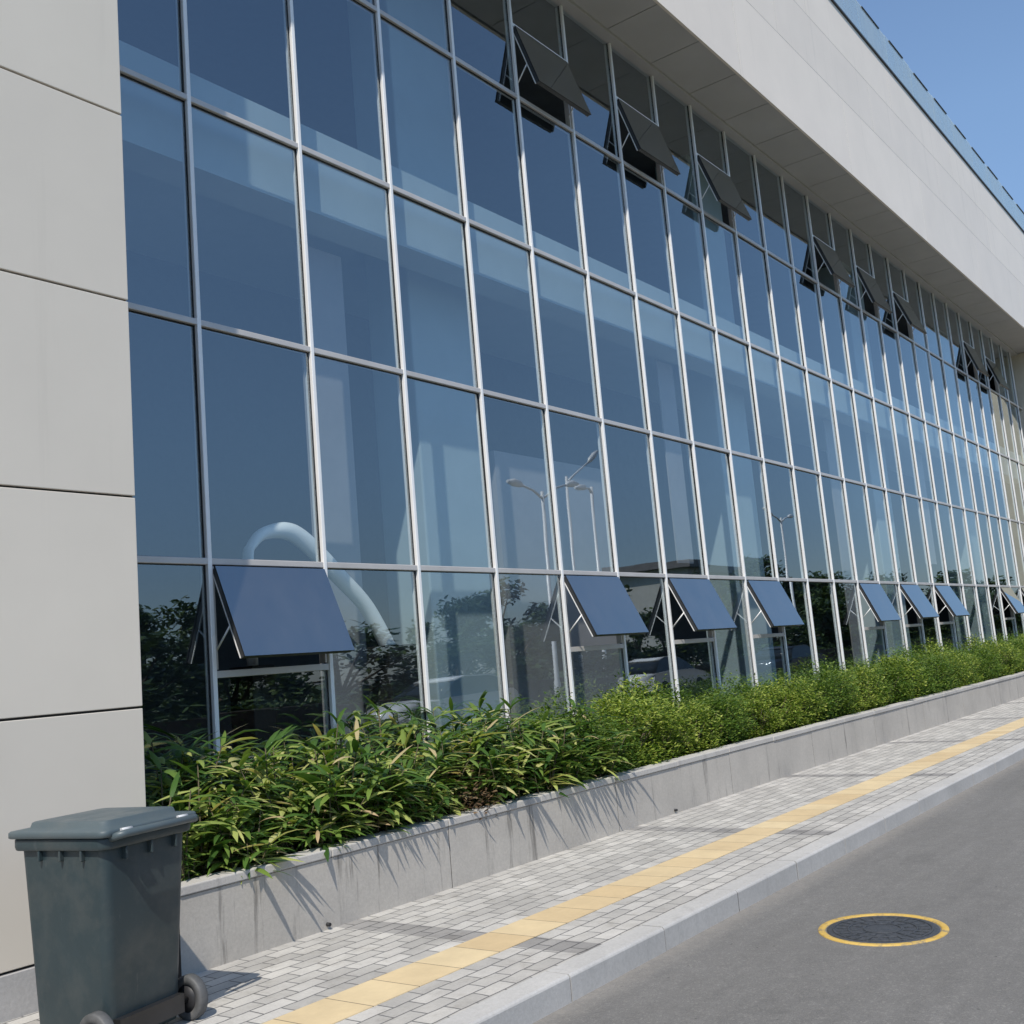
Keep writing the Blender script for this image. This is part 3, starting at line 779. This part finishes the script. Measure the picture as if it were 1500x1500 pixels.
# clipped hedge added on the far side, one mass darkening the mirrored bottom panes
hb = MB(); rh = random.Random(8)
hb.box(-20, 150, -14.9, -14.1, -.02, 1.0, m=1)
for k in range(9000):
    x = -20 + 170*rh.random()**1.3; a = rh.random()
    p = (x, -14.05+rh.uniform(-.1,.08), rh.uniform(0,1.15)) if a < .6 else (x, rh.uniform(-14.9,-14.1), 1.0+rh.uniform(-.05,.2))
    blade(hb, p, rh.uniform(0,6.28), rh.uniform(-.5,1), rh.uniform(.1,.2), rh.uniform(.07,.12), .5, 0, 2, rh.uniform(-.6,.6))
tag(hb.build('added_hedge', [M['treeleaf'], M['soil']], fix=False), 'long low green hedge added across the road to darken the mirrored bottom panes', 'hedge', kind='stuff')
def make_car(x, y, rz_, paint, label):
    t = empty('parked_car', (x, y, -.02 if y < -14 else 0), rz_); tag(t, label, 'car', 'cars parked across the road')
    # side outline lofted over five stations across the width
    out = [(-2.15,.35),(-2.2,.62),(-2.1,.86),(-1.95,.95),(-1.0,1.0),(1.0,.98),(1.75,.88),(2.1,.74),(2.2,.55),(2.15,.32)]
    rs = []
    for yy, k in ((-.86,.94),(-.9,1.0),(0,1.02),(.9,1.0),(.86,.94)):
        rs.append([(px*(.985 if abs(yy) > .88 else 1), yy, .32+(pz-.32)*k) for px, pz in out])
    mb = MB(); mb.rings(rs, 0, True); mb.build('body', paint, t)
    cab = [(-1.9,.93),(-1.35,1.36),(-.9,1.47),(.1,1.47),(.55,1.36),(1.25,.93)]
    rs = [[(px, yy*(1-.22*max(0,(pz-.93))/.54), pz) for px, pz in cab] for yy in (-.84,-.4,.4,.84)]
    mb = MB(); mb.rings(rs, 0, True); mb.build('cabin_glass', M['car_glass'], t)
    mb = MB(); rs = [[(px, yy, pz) for px, pz in ((-1.34,1.39),(-.9,1.495),(.1,1.495),(.52,1.385))] for yy in (-.65,-.3,.3,.65)]
    mb.rings(rs, 0, True); mb.build('roof', paint, t)
    for wx in (-1.35, 1.35):
        for sy in (-1, 1):
            mb = MB(); mb.lathe((wx, sy*.80-.11, .33), (0,1,0), [(0,0),(.30,0),(.33,.03),(.33,.19),(.30,.22),(0,.22)], 24); w = mb.build('wheel', M['black'], t)
            mb = MB(); mb.lathe((wx, sy*.80+(.112 if sy > 0 else -.118), .33), (0,1,0), [(0,0),(.2,0),(.2,.006),(0,.006)], 20); mb.build('rim', M['steel'], w)
make_car(18.4,-12.7,R(183),M['car_white'],'white parked car across the road, mirrored in the bottom row of glass')
make_car(30.5,-12.7,R(2),M['car_white'],'white parked car across the road, mirrored farther along the bottom row')
make_car(42,-12.7,R(2),M['car_dark'],'dark parked car across the road, mirrored in the bottom row of glass')
gh = empty('gatehouse', (70,-32,0)); tag(gh, 'pale gatehouse with dark flat roof beyond the trees', 'building')
mb = MB(); mb.box(-6,6,-4,4,0,7.5); mb.build('wall', M['house'], gh)
mb = MB(); mb.box(-6.6,6.6,-4.6,4.6,7.51,8.0); mb.build('roof', M['roofing'], gh)
for k in range(4):
    for z in (1.2, 4.4):
        mb = MB(); mb.box(-5+k*2.7,-3.4+k*2.7,3.98,4.03,z,z+1.8); mb.build('window', M['car_glass'], gh)

# ------------------------------------------------------------------ light and sky
SUN = Vector((.62,.36,-.93)).normalized()
sun = bpy.data.lights.new('sun', 'SUN'); so = bpy.data.objects.new('sun', sun); col.objects.link(so)
sun.energy = 3.9; sun.angle = R(.53); sun.color = (1.0,.935,.84)
so.rotation_euler = SUN.to_track_quat('-Z', 'Y').to_euler()
w = bpy.data.worlds.new('World'); sc.world = w; w.use_nodes = True
nt = w.node_tree; nt.nodes.clear()
sky = nt.nodes.new('ShaderNodeTexSky'); sky.sky_type = 'NISHITA'; sky.sun_disc = False
sky.sun_elevation = math.asin(-SUN.z)
sky.sun_rotation = math.atan2(-SUN.x, -SUN.y)
sky.air_density = 1.2; sky.dust_density = .25; sky.ozone_density = 3.5
bg = nt.nodes.new('ShaderNodeBackground'); bg.inputs['Strength'].default_value = .14
wo = nt.nodes.new('ShaderNodeOutputWorld')
# dull blue smog layer low over the horizon
tc = nt.nodes.new('ShaderNodeTexCoord'); sx = nt.nodes.new('ShaderNodeSeparateXYZ'); nt.links.new(tc.outputs['Generated'], sx.inputs[0])
smog = ramp(nt, sx.outputs[2], [(0, (.40,.47,.66)), (.10, (.50,.55,.68)), (.22, (.74,.77,.83)), (.42, (1,1,1))])
nt.links.new(mix(nt, 1, sky.outputs[0], smog, 'MULTIPLY'), bg.inputs[0]); nt.links.new(bg.outputs[0], wo.inputs[0])

# ------------------------------------------------------------------ camera
cam = bpy.data.cameras.new('camera'); co = bpy.data.objects.new('camera', cam); col.objects.link(co)
RM = [(0.60344821,-0.7928631,-0.08496092),(0.06253566,0.15327456,-0.98620292),(0.79494625,0.5898093,0.14207548)]
m3 = Matrix((Vector(RM[0]), -Vector(RM[1]), -Vector(RM[2]))).transposed()
co.matrix_world = Matrix.Translation((-3.98094,-6.80957,1.60353)) @ m3.to_4x4()
cam.sensor_width = 36; cam.lens = 1569.03/1500*36; cam.clip_start = .05; cam.clip_end = 2000
sc.camera = co

sc.view_settings.view_transform = 'Standard'; sc.view_settings.look = 'None'
sc.view_settings.exposure = .22; sc.view_settings.gamma = 1
sc.render.engine = 'CYCLES'
c = sc.cycles
c.use_denoising = True; c.caustics_reflective = False; c.caustics_refractive = False
c.max_bounces = 10; c.transparent_max_bounces = 24; c.glossy_bounces = 4; c.diffuse_bounces = 4
c.sample_clamp_indirect = 8
